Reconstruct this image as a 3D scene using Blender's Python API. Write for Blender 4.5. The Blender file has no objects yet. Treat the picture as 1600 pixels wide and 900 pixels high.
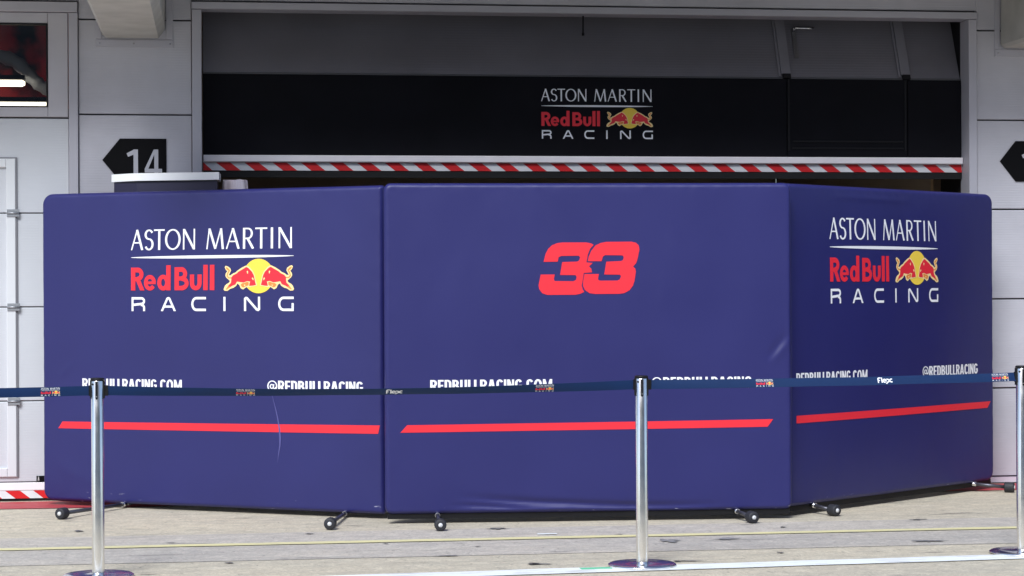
import bpy, math, random
from mathutils import Vector, Matrix, noise
from mathutils.geometry import delaunay_2d_cdt
random.seed(7)
sc = bpy.context.scene
COL = sc.collection
R = math.radians

# ------------------------------------------------------------------ camera
cam_d = bpy.data.cameras.new('camera'); cam = bpy.data.objects.new('camera', cam_d); COL.objects.link(cam)
cam_d.sensor_width = 36.0; cam_d.lens = 36.0*3289/1600
cam_d.clip_start = 0.1; cam_d.clip_end = 2000
ROLL = 0.005
c_, s_ = math.cos(ROLL), math.sin(ROLL)
cam.matrix_world = Matrix(((c_, s_, 0, 0), (0, 0, -1, 0), (-s_, c_, 0, 1.45), (0, 0, 0, 1)))
sc.camera = cam

# ------------------------------------------------------------------ daylight
EL, AZ = R(46), R(18)                        # sun height, and degrees to the left of straight behind the camera
sun_vec = Vector((-math.sin(AZ)*math.cos(EL), -math.cos(AZ)*math.cos(EL), math.sin(EL)))
w = bpy.data.worlds.new('World'); sc.world = w; w.use_nodes = True
nt = w.node_tree; bg = nt.nodes['Background']
sky = nt.nodes.new('ShaderNodeTexSky'); sky.sky_type = 'NISHITA'; sky.sun_disc = False
sky.sun_elevation = EL; sky.sun_rotation = math.atan2(sun_vec.x, sun_vec.y)
sky.air_density = 0.8; sky.dust_density = 1.5; sky.ozone_density = 1.0
nt.links.new(sky.outputs[0], bg.inputs[0]); bg.inputs[1].default_value = 0.11
sl = bpy.data.lights.new('sun', 'SUN'); so = bpy.data.objects.new('sun', sl); COL.objects.link(so)
sl.energy = 2.0; sl.angle = R(22); sl.color = (0.93, 0.97, 1.0)
so.rotation_euler = (-sun_vec).to_track_quat('-Z', 'Y').to_euler(); so.location = (-5, -10, 12)
vs = sc.view_settings; vs.view_transform = 'Standard'; vs.look = 'None'; vs.exposure = 0.84; vs.gamma = 1.0
vs.use_curve_mapping = False

# ------------------------------------------------------------------ materials
MATS = {}
def mat(name, col, rough=0.6, metal=0.0, spec=0.5, var=0.0, vscale=8.0, bump=0.0, bscale=60.0, emit=None, coat=0.0, sheen=0.0):
    if name in MATS: return MATS[name]
    m = bpy.data.materials.new(name); m.use_nodes = True; MATS[name] = m
    n = m.node_tree; b = n.nodes['Principled BSDF']
    b.inputs['Base Color'].default_value = (*col, 1); b.inputs['Roughness'].default_value = rough
    b.inputs['Metallic'].default_value = metal; b.inputs['Specular IOR Level'].default_value = spec
    if coat: b.inputs['Coat Weight'].default_value = coat
    if sheen:
        b.inputs['Sheen Weight'].default_value = sheen; b.inputs['Sheen Roughness'].default_value = 0.5
    if emit:
        b.inputs['Emission Color'].default_value = (*emit[0], 1); b.inputs['Emission Strength'].default_value = emit[1]
    tc = n.nodes.new('ShaderNodeTexCoord')
    if var:
        nz = n.nodes.new('ShaderNodeTexNoise'); nz.inputs['Scale'].default_value = vscale; nz.inputs['Detail'].default_value = 6
        n.links.new(tc.outputs['Object'], nz.inputs['Vector'])
        mr = n.nodes.new('ShaderNodeMapRange'); mr.inputs[1].default_value = 0.3; mr.inputs[2].default_value = 0.7
        mr.inputs[3].default_value = 1-var; mr.inputs[4].default_value = 1+var
        n.links.new(nz.outputs[0], mr.inputs[0])
        mx = n.nodes.new('ShaderNodeMix'); mx.data_type = 'RGBA'; mx.blend_type = 'MULTIPLY'; mx.inputs[0].default_value = 1
        mx.inputs[6].default_value = (*col, 1); n.links.new(mr.outputs[0], mx.inputs[7]); n.links.new(mx.outputs[2], b.inputs['Base Color'])
        mr2 = n.nodes.new('ShaderNodeMapRange'); mr2.inputs[3].default_value = max(0.02, rough-0.08); mr2.inputs[4].default_value = min(1, rough+0.08)
        n.links.new(nz.outputs[0], mr2.inputs[0]); n.links.new(mr2.outputs[0], b.inputs['Roughness'])
    if bump:
        bz = n.nodes.new('ShaderNodeTexNoise'); bz.inputs['Scale'].default_value = bscale; bz.inputs['Detail'].default_value = 4
        n.links.new(tc.outputs['Object'], bz.inputs['Vector'])
        bp = n.nodes.new('ShaderNodeBump'); bp.inputs['Strength'].default_value = bump; bp.inputs['Distance'].default_value = 0.003
        n.links.new(bz.outputs[0], bp.inputs['Height']); n.links.new(bp.outputs[0], b.inputs['Normal'])
    return m

def clad_mat(name, col, pitch=0.018, strength=0.25, var=0.085, rough=0.45, metal=0.0):
    """ribbed sheet-metal cladding: fine horizontal micro-ribs, faint grime"""
    m = mat(name, col, rough, metal, var=var, vscale=2.5)
    n = m.node_tree; b = n.nodes['Principled BSDF']
    tc = n.nodes.new('ShaderNodeTexCoord'); wv = n.nodes.new('ShaderNodeTexWave')
    wv.wave_type = 'BANDS'; wv.bands_direction = 'Z'; wv.wave_profile = 'TRI'
    wv.inputs['Scale'].default_value = 2*math.pi/(20*pitch); wv.inputs['Distortion'].default_value = 0
    n.links.new(tc.outputs['Object'], wv.inputs['Vector'])
    bp = n.nodes.new('ShaderNodeBump'); bp.inputs['Strength'].default_value = strength; bp.inputs['Distance'].default_value = 0.004
    n.links.new(wv.outputs[1], bp.inputs['Height']); n.links.new(bp.outputs[0], b.inputs['Normal'])
    return m

M_CLAD = clad_mat('cladding_grey', (0.47, 0.465, 0.51), strength=0.16)
M_CLADW = clad_mat('door_white', (0.55, 0.57, 0.61), strength=0.12, var=0.03)
M_TRIM = mat('trim_grey', (0.43, 0.425, 0.475), 0.45, var=0.05, vscale=3)
M_FRAME = mat('alu_frame', (0.48, 0.47, 0.51), 0.42, var=0.04, vscale=4)
M_DOORG = clad_mat('door_grey', (0.165, 0.160, 0.185), pitch=0.02, strength=0.15)
M_RIBG = mat('rib_grey', (0.21, 0.205, 0.235), 0.4, var=0.04)
M_BLACKV = mat('black_vinyl', (0.007, 0.007, 0.010), 0.75, spec=0.10, var=0.2, vscale=3)
M_RUBBER = mat('black_rubber', (0.010, 0.010, 0.011), 0.7, spec=0.3)
M_JOINT = mat('dark_joint', (0.025, 0.025, 0.028), 0.9)
M_RAIL = mat('alu_rail_white', (0.88, 0.84, 0.87), 0.35, var=0.05, vscale=5)
M_TAPEW = mat('tape_white', (0.72, 0.73, 0.75), 0.5, var=0.06, vscale=12)
M_TAPER = mat('tape_red', (0.62, 0.008, 0.012), 0.5, var=0.06, vscale=12)
M_CONC = mat('beam_concrete', (0.46, 0.45, 0.42), 0.85, var=0.10, vscale=5, bump=0.4, bscale=40)
M_SIGN = mat('sign_black', (0.005, 0.005, 0.006), 0.6, spec=0.08)
M_SIGNT = mat('sign_digit', (0.42, 0.42, 0.46), 0.5)
M_INT = mat('interior_brown', (0.30, 0.25, 0.21), 0.8, var=0.2, vscale=1.5)
M_WOOD = mat('timber', (0.50, 0.36, 0.22), 0.7, var=0.15, vscale=9)
M_CHROME = mat('chrome', (0.72, 0.72, 0.74), 0.09, metal=1.0, var=0.04, vscale=14)
M_POLE = mat('polished_pole', (0.92, 0.90, 0.87), 0.20, metal=1.0, var=0.04, vscale=14)
M_STEEL = mat('bright_steel', (0.72, 0.72, 0.74), 0.25, metal=1.0)
M_TUBE = mat('dark_tube', (0.10, 0.10, 0.12), 0.35, metal=0.7)
M_WHEEL = mat('wheel_rubber', (0.020, 0.021, 0.027), 0.65, var=0.1, vscale=60)
M_BLK = mat('black_plastic', (0.008, 0.008, 0.010), 0.5, spec=0.25)
M_WHITE = mat('print_white', (0.86, 0.87, 0.90), 0.55)
M_RED = mat('print_red', (0.80, 0.022, 0.040), 0.5)
M_YEL = mat('print_yellow', (0.92, 0.66, 0.07), 0.55)
M_CREAM = mat('print_cream', (0.95, 0.72, 0.33), 0.55)
M_ORG = mat('print_orange', (0.80, 0.26, 0.05), 0.55)
M_CABW = mat('cabinet_white', (0.90, 0.91, 0.92), 0.35, var=0.02)
M_CABN = mat('cabinet_navy', (0.02, 0.018, 0.05), 0.5)
M_WRAP = mat('plastic_wrap', (0.75, 0.66, 0.72), 0.18, bump=1.0, bscale=25, coat=0.6)
M_LAMP = mat('lamp_tube', (1, 1, 1), 0.5, emit=((1.0, 0.86, 0.66), 3.0))
M_YLINE = None

def fabric_mat():
    m = mat('navy_fabric', (0.0155, 0.0165, 0.117), 0.46, spec=0.5, var=0.05, vscale=1.6, sheen=0.001)
    n = m.node_tree; b = n.nodes['Principled BSDF']
    b.inputs['Sheen Tint'].default_value = (0.55, 0.55, 0.9, 1)
    tc = n.nodes.new('ShaderNodeTexCoord')
    # weave + soft cloth unevenness as relief
    nz = n.nodes.new('ShaderNodeTexNoise'); nz.inputs['Scale'].default_value = 420; nz.inputs['Detail'].default_value = 2
    n.links.new(tc.outputs['Object'], nz.inputs['Vector'])
    bp = n.nodes.new('ShaderNodeBump'); bp.inputs['Strength'].default_value = 0.25; bp.inputs['Distance'].default_value = 0.001
    n.links.new(nz.outputs[0], bp.inputs['Height'])
    n2 = n.nodes.new('ShaderNodeTexNoise'); n2.inputs['Scale'].default_value = 3.0; n2.inputs['Detail'].default_value = 3
    mp = n.nodes.new('ShaderNodeMapping'); mp.inputs['Scale'].default_value = (1.0, 1.0, 0.35)
    n.links.new(tc.outputs['Object'], mp.inputs[0]); n.links.new(mp.outputs[0], n2.inputs['Vector'])
    b2 = n.nodes.new('ShaderNodeBump'); b2.inputs['Strength'].default_value = 0.25; b2.inputs['Distance'].default_value = 0.012
    n.links.new(n2.outputs[0], b2.inputs['Height']); n.links.new(bp.outputs[0], b2.inputs['Normal'])
    n.links.new(b2.outputs[0], b.inputs['Normal'])
    # scuffs: pale worn specks along the bottom hem
    sp = n.nodes.new('ShaderNodeSeparateXYZ'); n.links.new(tc.outputs['Object'], sp.inputs[0])
    zr = n.nodes.new('ShaderNodeMapRange'); zr.inputs[1].default_value = 0.075; zr.inputs[2].default_value = 0.11; zr.inputs[3].default_value = 1; zr.inputs[4].default_value = 0
    n.links.new(sp.outputs[2], zr.inputs[0])
    ns = n.nodes.new('ShaderNodeTexNoise'); ns.inputs['Scale'].default_value = 34; ns.inputs['Detail'].default_value = 5
    ms = n.nodes.new('ShaderNodeMapping'); ms.inputs['Scale'].default_value = (0.45, 1, 1.6)
    n.links.new(tc.outputs['Object'], ms.inputs[0]); n.links.new(ms.outputs[0], ns.inputs['Vector'])
    tr = n.nodes.new('ShaderNodeMapRange'); tr.inputs[1].default_value = 0.68; tr.inputs[2].default_value = 0.74
    n.links.new(ns.outputs[0], tr.inputs[0])
    mu = n.nodes.new('ShaderNodeMath'); mu.operation = 'MULTIPLY'; n.links.new(zr.outputs[0], mu.inputs[0]); n.links.new(tr.outputs[0], mu.inputs[1])
    old = b.inputs['Base Color'].links[0].from_socket
    mx = n.nodes.new('ShaderNodeMix'); mx.data_type = 'RGBA'; mx.inputs[7].default_value = (0.45, 0.45, 0.55, 1)
    n.links.new(mu.outputs[0], mx.inputs[0]); n.links.new(old, mx.inputs[6]); n.links.new(mx.outputs[2], b.inputs['Base Color'])
    return m
M_FAB = fabric_mat()

def ground_mat(name, col, dark=0.5, warm=0.10, seed=0.0):
    """worn concrete: broad tonal drift, aggregate speckle, tyre-dragged streaks, dark chips, pale scratches"""
    m = bpy.data.materials.new(name); m.use_nodes = True; n = m.node_tree; b = n.nodes['Principled BSDF']
    L = n.links.new; N = n.nodes.new
    tc = N('ShaderNodeTexCoord'); mp0 = N('ShaderNodeMapping'); mp0.inputs['Location'].default_value = (seed*7.3, seed*3.1, 0)
    L(tc.outputs['Object'], mp0.inputs[0])
    def nz(scale, detail=6, sx=1, sy=1, rough=0.55):
        mp = N('ShaderNodeMapping'); mp.inputs['Scale'].default_value = (sx, sy, 1); L(mp0.outputs[0], mp.inputs[0])
        t = N('ShaderNodeTexNoise'); t.inputs['Scale'].default_value = scale; t.inputs['Detail'].default_value = detail; t.inputs['Roughness'].default_value = rough
        L(mp.outputs[0], t.inputs['Vector']); return t.outputs[0]
    def rng(s, a, b_, c, d):
        r = N('ShaderNodeMapRange'); r.inputs[1].default_value = a; r.inputs[2].default_value = b_; r.inputs[3].default_value = c; r.inputs[4].default_value = d
        L(s, r.inputs[0]); return r.outputs[0]
    def mix(fac, a, bcol, mode='MIX'):
        x = N('ShaderNodeMix'); x.data_type = 'RGBA'; x.blend_type = mode
        if isinstance(fac, (int, float)): x.inputs[0].default_value = fac
        else: L(fac, x.inputs[0])
        for k, v in ((6, a), (7, bcol)):
            if isinstance(v, tuple): x.inputs[k].default_value = (*v, 1)
            else: L(v, x.inputs[k])
        return x.outputs[2]
    colr = mix(rng(nz(0.9, 5, 0.5, 1.2), 0.35, 0.65, 0, 1), tuple(c*(1-warm) for c in col), (col[0]*1.10, col[1]*1.06, col[2]*1.0))
    colr = mix(rng(nz(6.5, 7, 0.7, 1.3, 0.65), 0.38, 0.66, 0, 0.55), colr, (col[0]*0.66, col[1]*0.67, col[2]*0.71))      # mottling
    colr = mix(rng(nz(11, 8, 0.8, 1.0, 0.7), 0.50, 0.62, 0, 0.55), colr, (min(1,col[0]*1.28), min(1,col[1]*1.27), min(1,col[2]*1.25)))
    colr = mix(rng(nz(16, 8, 0.6, 1.0, 0.7), 0.55, 0.66, 0, 0.60), colr, tuple(c*0.58 for c in col))
    colr = mix(rng(nz(24, 6, 1.0, 0.35, 0.7), 0.60, 0.68, 0, 0.75), colr, tuple(c*0.34 for c in col))
    colr = mix(rng(nz(55, 5, rough=0.75), 0.42, 0.66, 0.0, 0.75), colr, tuple(c*0.55 for c in col))
    colr = mix(rng(nz(110, 2), 0.60, 0.70, 0.0, 0.6), colr, tuple(min(1, c*1.5) for c in col))
    colr = mix(rng(nz(5.0, 6, 0.16, 2.2), 0.54, 0.70, 0, 0.48), colr, tuple(c*0.60 for c in col))      # drag streaks
    colr = mix(rng(nz(3.4, 8, 0.35, 1.6, 0.72), 0.615, 0.66, 0, 1.3*dark), colr, (0.05, 0.05, 0.05))    # chips, oil
    colr = mix(rng(nz(9.0, 5, 0.12, 3.5), 0.67, 0.73, 0, 0.6), colr, (0.62, 0.60, 0.57))               # pale scrapes
    vo = N('ShaderNodeTexVoronoi'); vo.feature = 'DISTANCE_TO_EDGE'; vo.inputs['Scale'].default_value = 0.22          # hairline cracks
    wp = N('ShaderNodeTexNoise'); wp.inputs['Scale'].default_value = 2.2; wp.inputs['Detail'].default_value = 6; L(mp0.outputs[0], wp.inputs['Vector'])
    ad = N('ShaderNodeVectorMath'); ad.operation = 'ADD'; L(mp0.outputs[0], ad.inputs[0]); L(wp.outputs['Color'], ad.inputs[1]); L(ad.outputs[0], vo.inputs['Vector'])
    colr = mix(rng(vo.outputs['Distance'], 0.0, 0.0022, 0.45, 0.0), colr, tuple(c*0.35 for c in col))
    L(colr, b.inputs['Base Color'])
    L(rng(nz(4, 4), 0.3, 0.7, 0.65, 0.9), b.inputs['Roughness'])
    bp = N('ShaderNodeBump'); bp.inputs['Strength'].default_value = 0.5; bp.inputs['Distance'].default_value = 0.004
    L(nz(45, 8), bp.inputs['Height']); L(bp.outputs[0], b.inputs['Normal'])
    MATS[name] = m; return m
M_G0 = ground_mat('far_concrete', (0.16, 0.155, 0.15), 0.3)
M_G1 = ground_mat('apron_concrete', (0.59, 0.535, 0.42), 0.5, seed=1)
M_G2 = ground_mat('channel_concrete', (0.54, 0.50, 0.44), 0.4, 0.05, seed=2)
M_G3 = ground_mat('lane_concrete', (0.59, 0.535, 0.42), 0.6, seed=3)

def paint_mat(name, col, wear, under):
    m = mat(name, col, 0.6)
    n = m.node_tree; b = n.nodes['Principled BSDF']; tc = n.nodes.new('ShaderNodeTexCoord')
    t = n.nodes.new('ShaderNodeTexNoise'); t.inputs['Scale'].default_value = 14; t.inputs['Detail'].default_value = 8; t.inputs['Roughness'].default_value = 0.7
    mp = n.nodes.new('ShaderNodeMapping'); mp.inputs['Scale'].default_value = (0.3, 1.5, 1)
    n.links.new(tc.outputs['Object'], mp.inputs[0]); n.links.new(mp.outputs[0], t.inputs['Vector'])
    r = n.nodes.new('ShaderNodeMapRange'); r.inputs[1].default_value = 0.5; r.inputs[2].default_value = 0.72; r.inputs[3].default_value = 0.04; r.inputs[4].default_value = wear
    n.links.new(t.outputs[0], r.inputs[0])
    mx = n.nodes.new('ShaderNodeMix'); mx.data_type = 'RGBA'; mx.inputs[6].default_value = (*col, 1); mx.inputs[7].default_value = (*under, 1)
    n.links.new(r.outputs[0], mx.inputs[0]); n.links.new(mx.outputs[2], b.inputs['Base Color'])
    return m
M_YLINE = paint_mat('yellow_paint', (0.74, 0.68, 0.36), 0.8, (0.38, 0.36, 0.33))
M_WLINE = paint_mat('white_paint', (0.86, 0.90, 0.90), 0.85, (0.38, 0.36, 0.33))
M_RLINE = paint_mat('red_paint', (0.42, 0.035, 0.045), 0.5, (0.30, 0.20, 0.19))
M_GREEN = paint_mat('green_tape', (0.10, 0.55, 0.30), 0.3, (0.5, 0.6, 0.5))

# ------------------------------------------------------------------ mesh helpers
class MB:
    def __init__(s): s.v = []; s.f = []; s.m = []; s.sm = []
    def add(s, vs_, fs, mi=0, smooth=False):
        o = len(s.v); s.v += [tuple(p) for p in vs_]
        for f in fs: s.f.append([i+o for i in f]); s.m.append(mi); s.sm.append(smooth)
    def box(s, x0, x1, y0, y1, z0, z1, mi=0):
        s.add([(x0,y0,z0),(x1,y0,z0),(x1,y1,z0),(x0,y1,z0),(x0,y0,z1),(x1,y0,z1),(x1,y1,z1),(x0,y1,z1)],
              [(0,3,2,1),(4,5,6,7),(0,1,5,4),(1,2,6,5),(2,3,7,6),(3,0,4,7)], mi)
    def cbox(s, x0, x1, y0, y1, z0, z1, c=0.004, mi=0):
        """box whose front (y0) edges are chamfered"""
        vs_ = [(x0,y1,z0),(x1,y1,z0),(x1,y1,z1),(x0,y1,z1), (x0,y0+c,z0),(x1,y0+c,z0),(x1,y0+c,z1),(x0,y0+c,z1),
               (x0+c,y0,z0+c),(x1-c,y0,z0+c),(x1-c,y0,z1-c),(x0+c,y0,z1-c)]
        s.add(vs_, [(3,2,1,0),(0,1,5,4),(1,2,6,5),(2,3,7,6),(3,0,4,7),(4,5,9,8),(5,6,10,9),(6,7,11,10),(7,4,8,11),(8,9,10,11)], mi)
    def prism(s, pts, z0, z1, mi=0):
        n = len(pts); vs_ = [(x,y,z0) for x,y in pts]+[(x,y,z1) for x,y in pts]
        s.add(vs_, [tuple(range(n-1,-1,-1)), tuple(range(n,2*n))]+[(i,(i+1)%n,n+(i+1)%n,n+i) for i in range(n)], mi)
    def tube(s, p, q, r0, r1=None, n=14, mi=0, caps=True):
        r1 = r0 if r1 is None else r1
        p, q = Vector(p), Vector(q); d = (q-p).normalized()
        a = d.orthogonal().normalized(); b = d.cross(a)
        ring = lambda c, r: [c+(a*math.cos(t)+b*math.sin(t))*r for t in [2*math.pi*i/n for i in range(n)]]
        o = len(s.v); s.add(ring(p,r0)+ring(q,r1), [(i,(i+1)%n,n+(i+1)%n,n+i) for i in range(n)], mi, True)
        if caps:
            s.f.append([o+i for i in range(n-1,-1,-1)]); s.m.append(mi); s.sm.append(False)
            s.f.append([o+n+i for i in range(n)]); s.m.append(mi); s.sm.append(False)
    def lathe(s, prof, n=40, mi=0, M=None, smooth=True):
        """prof: (r, z) list; closed by tip faces when r == 0"""
        vs_ = []; 
        for r, z in prof:
            for i in range(n):
                t = 2*math.pi*i/n; p = Vector((r*math.cos(t), r*math.sin(t), z)); vs_.append(M @ p if M else p)
        fs = []
        for k in range(len(prof)-1):
            for i in range(n): fs.append((k*n+i, k*n+(i+1)%n, (k+1)*n+(i+1)%n, (k+1)*n+i))
        s.add(vs_, fs, mi, smooth)
    def build(s, name, mats, parent=None, sharp=None):
        me = bpy.data.meshes.new(name); me.from_pydata(s.v, [], s.f)
        for m in (mats if isinstance(mats, (list, tuple)) else [mats]): me.materials.append(m)
        me.polygons.foreach_set('material_index', s.m); me.polygons.foreach_set('use_smooth', s.sm)
        if sharp: me.set_sharp_from_angle(angle=R(sharp))
        me.update()
        o = bpy.data.objects.new(name, me); COL.objects.link(o)
        if parent: o.parent = parent
        return o
def box(name, m, parent, *a, c=None):
    b = MB()
    b.box(*a) if c is None else b.cbox(*a, c=c)
    return b.build(name, m, parent)
def tag(o, label=None, cat=None, group=None, kind=None):
    if label: o['label'] = label
    if cat: o['category'] = cat
    if group: o['group'] = group
    if kind: o['kind'] = kind
    return o
def empty(name, loc=(0,0,0), rz=0.0):
    o = bpy.data.objects.new(name, None); COL.objects.link(o); o.location = loc; o.rotation_euler = (0,0,rz); o.empty_display_size = 0.2
    return o
def copy_tree(o, parent=None):
    c = o.copy(); COL.objects.link(c)
    if parent: c.parent = parent
    for ch in [x for x in o.children]: copy_tree(ch, c)
    return c

# ------------------------------------------------------------------ flat lettering from strokes and outlines
def inpoly(x, y, P):
    r = False; n = len(P); j = n-1
    for i in range(n):
        xi, yi = P[i]; xj, yj = P[j]
        if (yi > y) != (yj > y) and x < (xj-xi)*(y-yi)/(yj-yi)+xi: r = not r
        j = i
    return r
def fill(add, sub=()):
    """triangles of union(add) minus union(sub)"""
    vs_ = []; es = []
    for P in list(add)+list(sub):
        o = len(vs_); vs_ += [Vector(p) for p in P]; es += [(o+i, o+(i+1)%len(P)) for i in range(len(P))]
    V, _, F, *_r = delaunay_2d_cdt(vs_, es, [], 0, 1e-5)
    out = []
    for f in F:
        cx = sum(V[i].x for i in f)/len(f); cy = sum(V[i].y for i in f)/len(f)
        if any(inpoly(cx, cy, P) for P in add) and not any(inpoly(cx, cy, P) for P in sub): 
            a = [V[i] for i in f]
            ar = sum(a[i].x*a[(i+1)%len(a)].y-a[(i+1)%len(a)].x*a[i].y for i in range(len(a)))
            out.append(tuple(f) if ar > 0 else tuple(reversed(f)))
    us = sorted({i for f in out for i in f}); mp = {i: k for k, i in enumerate(us)}
    return [(V[i].x, V[i].y) for i in us], [tuple(mp[i] for i in f) for f in out]
def stroke(pts, w, closed=False, wh=None):
    """polygons of a stroke. wh: width on horizontal runs (contrast lettering)"""
    if not isinstance(w, (list, tuple)): pts = [p for i, p in enumerate(pts) if i == 0 or math.hypot(p[0]-pts[i-1][0], p[1]-pts[i-1][1]) > 1e-4]
    n = len(pts); P = [Vector(p) for p in pts]; offs = []
    def wd(d):
        if isinstance(w, (list, tuple)): return None
        return w if wh is None else math.sqrt((w*d.y)**2+(wh*d.x)**2)
    for i in range(n):
        a = P[i-1] if (i > 0 or closed) else None
        b = P[(i+1) % n] if (i < n-1 or closed) else None
        d1 = (P[i]-a).normalized() if a is not None else (b-P[i]).normalized()
        d2 = (b-P[i]).normalized() if b is not None else d1
        n1 = Vector((-d1.y, d1.x)); n2 = Vector((-d2.y, d2.x)); m = (n1+n2)
        if m.length < 1e-4: m = n1
        m.normalize(); k = 1/max(0.4, m.dot(n1))
        width = w[i] if isinstance(w, (list, tuple)) else wd((d1+d2).normalized() if (d1+d2).length > 1e-4 else d1)
        offs.append((P[i]+m*width/2*k, P[i]-m*width/2*k))
    return [[offs[i][0], offs[i][1], offs[(i+1) % n][1], offs[(i+1) % n][0]] for i in range(n if closed else n-1)]
def arc(cx, cy, rx, ry, a0, a1, n=10):
    return [(cx+rx*math.cos(R(a0+(a1-a0)*i/n)), cy+ry*math.sin(R(a0+(a1-a0)*i/n))) for i in range(n+1)]
def rect(x0, x1, y0, y1): return [(x0,y0),(x1,y0),(x1,y1),(x0,y1)]
GC = {}
def glyph(key, polys, subs=()):
    if key not in GC: GC[key] = fill(polys() if callable(polys) else polys, subs)
    return GC[key]

# --- thin humanist capitals with stroke contrast, x scaled to the width given
def optima(ch, W):
    H = 1.0; k, t = 0.125, 0.062
    if ch == 'A': P = stroke([(0.02,0),(W*0.49,1)], t+0.01)+stroke([(W*0.47,1.0),(W-0.07,0)], k)+stroke([(W*0.2,0.36),(W*0.72,0.36)], t); S = [rect(-1,3,-0.5,0), rect(-1,3,1.0,1.5)]
    elif ch == 'S': 
        P = stroke(arc(W*0.5,0.75,W*0.40,0.215,25,270,14)+arc(W*0.5,0.28,W*0.42,0.255,90,-155,14)[0:], 0.12, wh=0.075); S = []
    elif ch == 'T': P = stroke([(W/2,0),(W/2,1)], k)+stroke([(0,0.965),(W,0.965)], 0.075); S = []
    elif ch == 'O': P = stroke(arc(W/2,0.5,W/2-0.06,0.47,0,360,36)[:-1], k, True, wh=0.07); S = []
    elif ch == 'N': P = stroke([(0.05,0),(0.05,1)], 0.085)+stroke([(0.05,1),(W-0.05,0.0)], k)+stroke([(W-0.05,0),(W-0.05,1)], 0.085); S = [rect(-1,3,-0.5,0), rect(-1,3,1.0,1.5)]
    elif ch == 'M': P = stroke([(0.04,0),(W*0.17,1)], t+0.01)+stroke([(W*0.17,1),(W*0.52,0.02)], k)+stroke([(W*0.52,0.02),(W*0.83,1)], t+0.01)+stroke([(W*0.83,1),(W-0.06,0)], k); S = [rect(-1,3,-0.5,0), rect(-1,3,1.0,1.5)]
    elif ch == 'R': P = stroke([(0.065,0),(0.065,1)], k)+stroke([(0.065,0.965)]+arc(W*0.45,0.73,W*0.35,0.235,90,-90,12)+[(0.065,0.495)], 0.11, wh=0.07)+stroke([(W*0.42,0.5),(W-0.05,0)], k); S = [rect(-1,3,-0.5,0)]
    elif ch == 'I': P = stroke([(W/2,0),(W/2,1)], k); S = []
    return glyph(('o', ch, round(W, 3)), P, S)
# --- geometric bold
def futura(ch, W):
    k = 0.225; S = []
    if ch == 'R': P = [rect(0,k,0,1)]+[rect(k-0.01,W*0.5,0.79,1)]+[rect(k-0.01,W*0.5,0.40,0.58)]+stroke(arc(W*0.48,0.70,W*0.30,0.20,90,-90,12), 0.205)+[[(W*0.37,0.44),(W*0.70,0.44),(W*1.0,0),(W*0.68,0)]]
    elif ch == 'B': P = [rect(0,k,0,1), rect(0,W*0.5,0.80,1), rect(0,W*0.5,0.42,0.60), rect(0,W*0.5,0,0.19)]+stroke(arc(W*0.46,0.705,W*0.28,0.20,90,-90,12), 0.20)+stroke(arc(W*0.48,0.30,W*0.37,0.205,90,-90,12), 0.20)
    elif ch == 'e':
        P = stroke(arc(W/2,0.335,W/2-0.10,0.255,0,325,22), 0.185, wh=0.17)+[rect(0.1,W-0.02,0.27,0.39)]; 
    elif ch == 'd': P = [rect(W-k,W,0,1.09)]+stroke(arc(W*0.44,0.335,W*0.44-0.10,0.255,0,360,26)[:-1], 0.20, True, wh=0.18)
    elif ch == 'u': P = [rect(0,k-0.01,0.3,0.68), rect(W-k+0.01,W,0.3,0.68)]+stroke(arc(W/2,0.32,W/2-0.107,0.235,180,360,14), 0.215, wh=0.18)
    elif ch == 'l': P = [rect(0,W,0,1.09)]
    return glyph(('f', ch, round(W, 3)), P, S)
# --- wide square capitals with rounded corners
def square(ch, W):
    k = 0.17; h = k/2; S = []
    if ch == 'R': P = stroke([(h,0),(h,1-h)]+[(W-0.36,1-h)]+arc(W-0.30,0.715,0.215,0.20,90,-90,8)+[(h,0.44)], k)+stroke([(W-0.36,0.44)]+arc(W-0.30,0.24,0.215,0.2,90,0,5)+[(W-h,0)], k)
    elif ch == 'A': P = stroke([(0.06,-0.02),(W*0.40,0.82)]+arc(W/2,0.80,W*0.10,0.115,150,30,6)+[(W*0.60,0.82),(W-0.06,-0.02)], k)+stroke([(W*0.22,0.32),(W*0.78,0.32)], k*0.9); S = [rect(-1,3,-0.5,0)]
    elif ch == 'C': P = stroke([(W,1-h),(0.42,1-h)]+arc(0.42,0.5,0.42-h,0.5-h,90,270,14)+[(W,h)], k)
    elif ch == 'G': P = stroke([(W,1-h),(0.42,1-h)]+arc(0.42,0.5,0.42-h,0.5-h,90,270,14)+[(W-h,h),(W-h,0.55)], k)
    elif ch == 'N': P = stroke([(h,0),(h,0.86),(0.16,1-h),(0.24,0.9),(W-0.28,0.12),(W-0.16,h),(W-h,0.14),(W-h,1)], k)
    elif ch == 'I': P = stroke([(W/2,0),(W/2,1)], k)
    return glyph(('s', ch, round(W, 3)), P, S)
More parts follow.
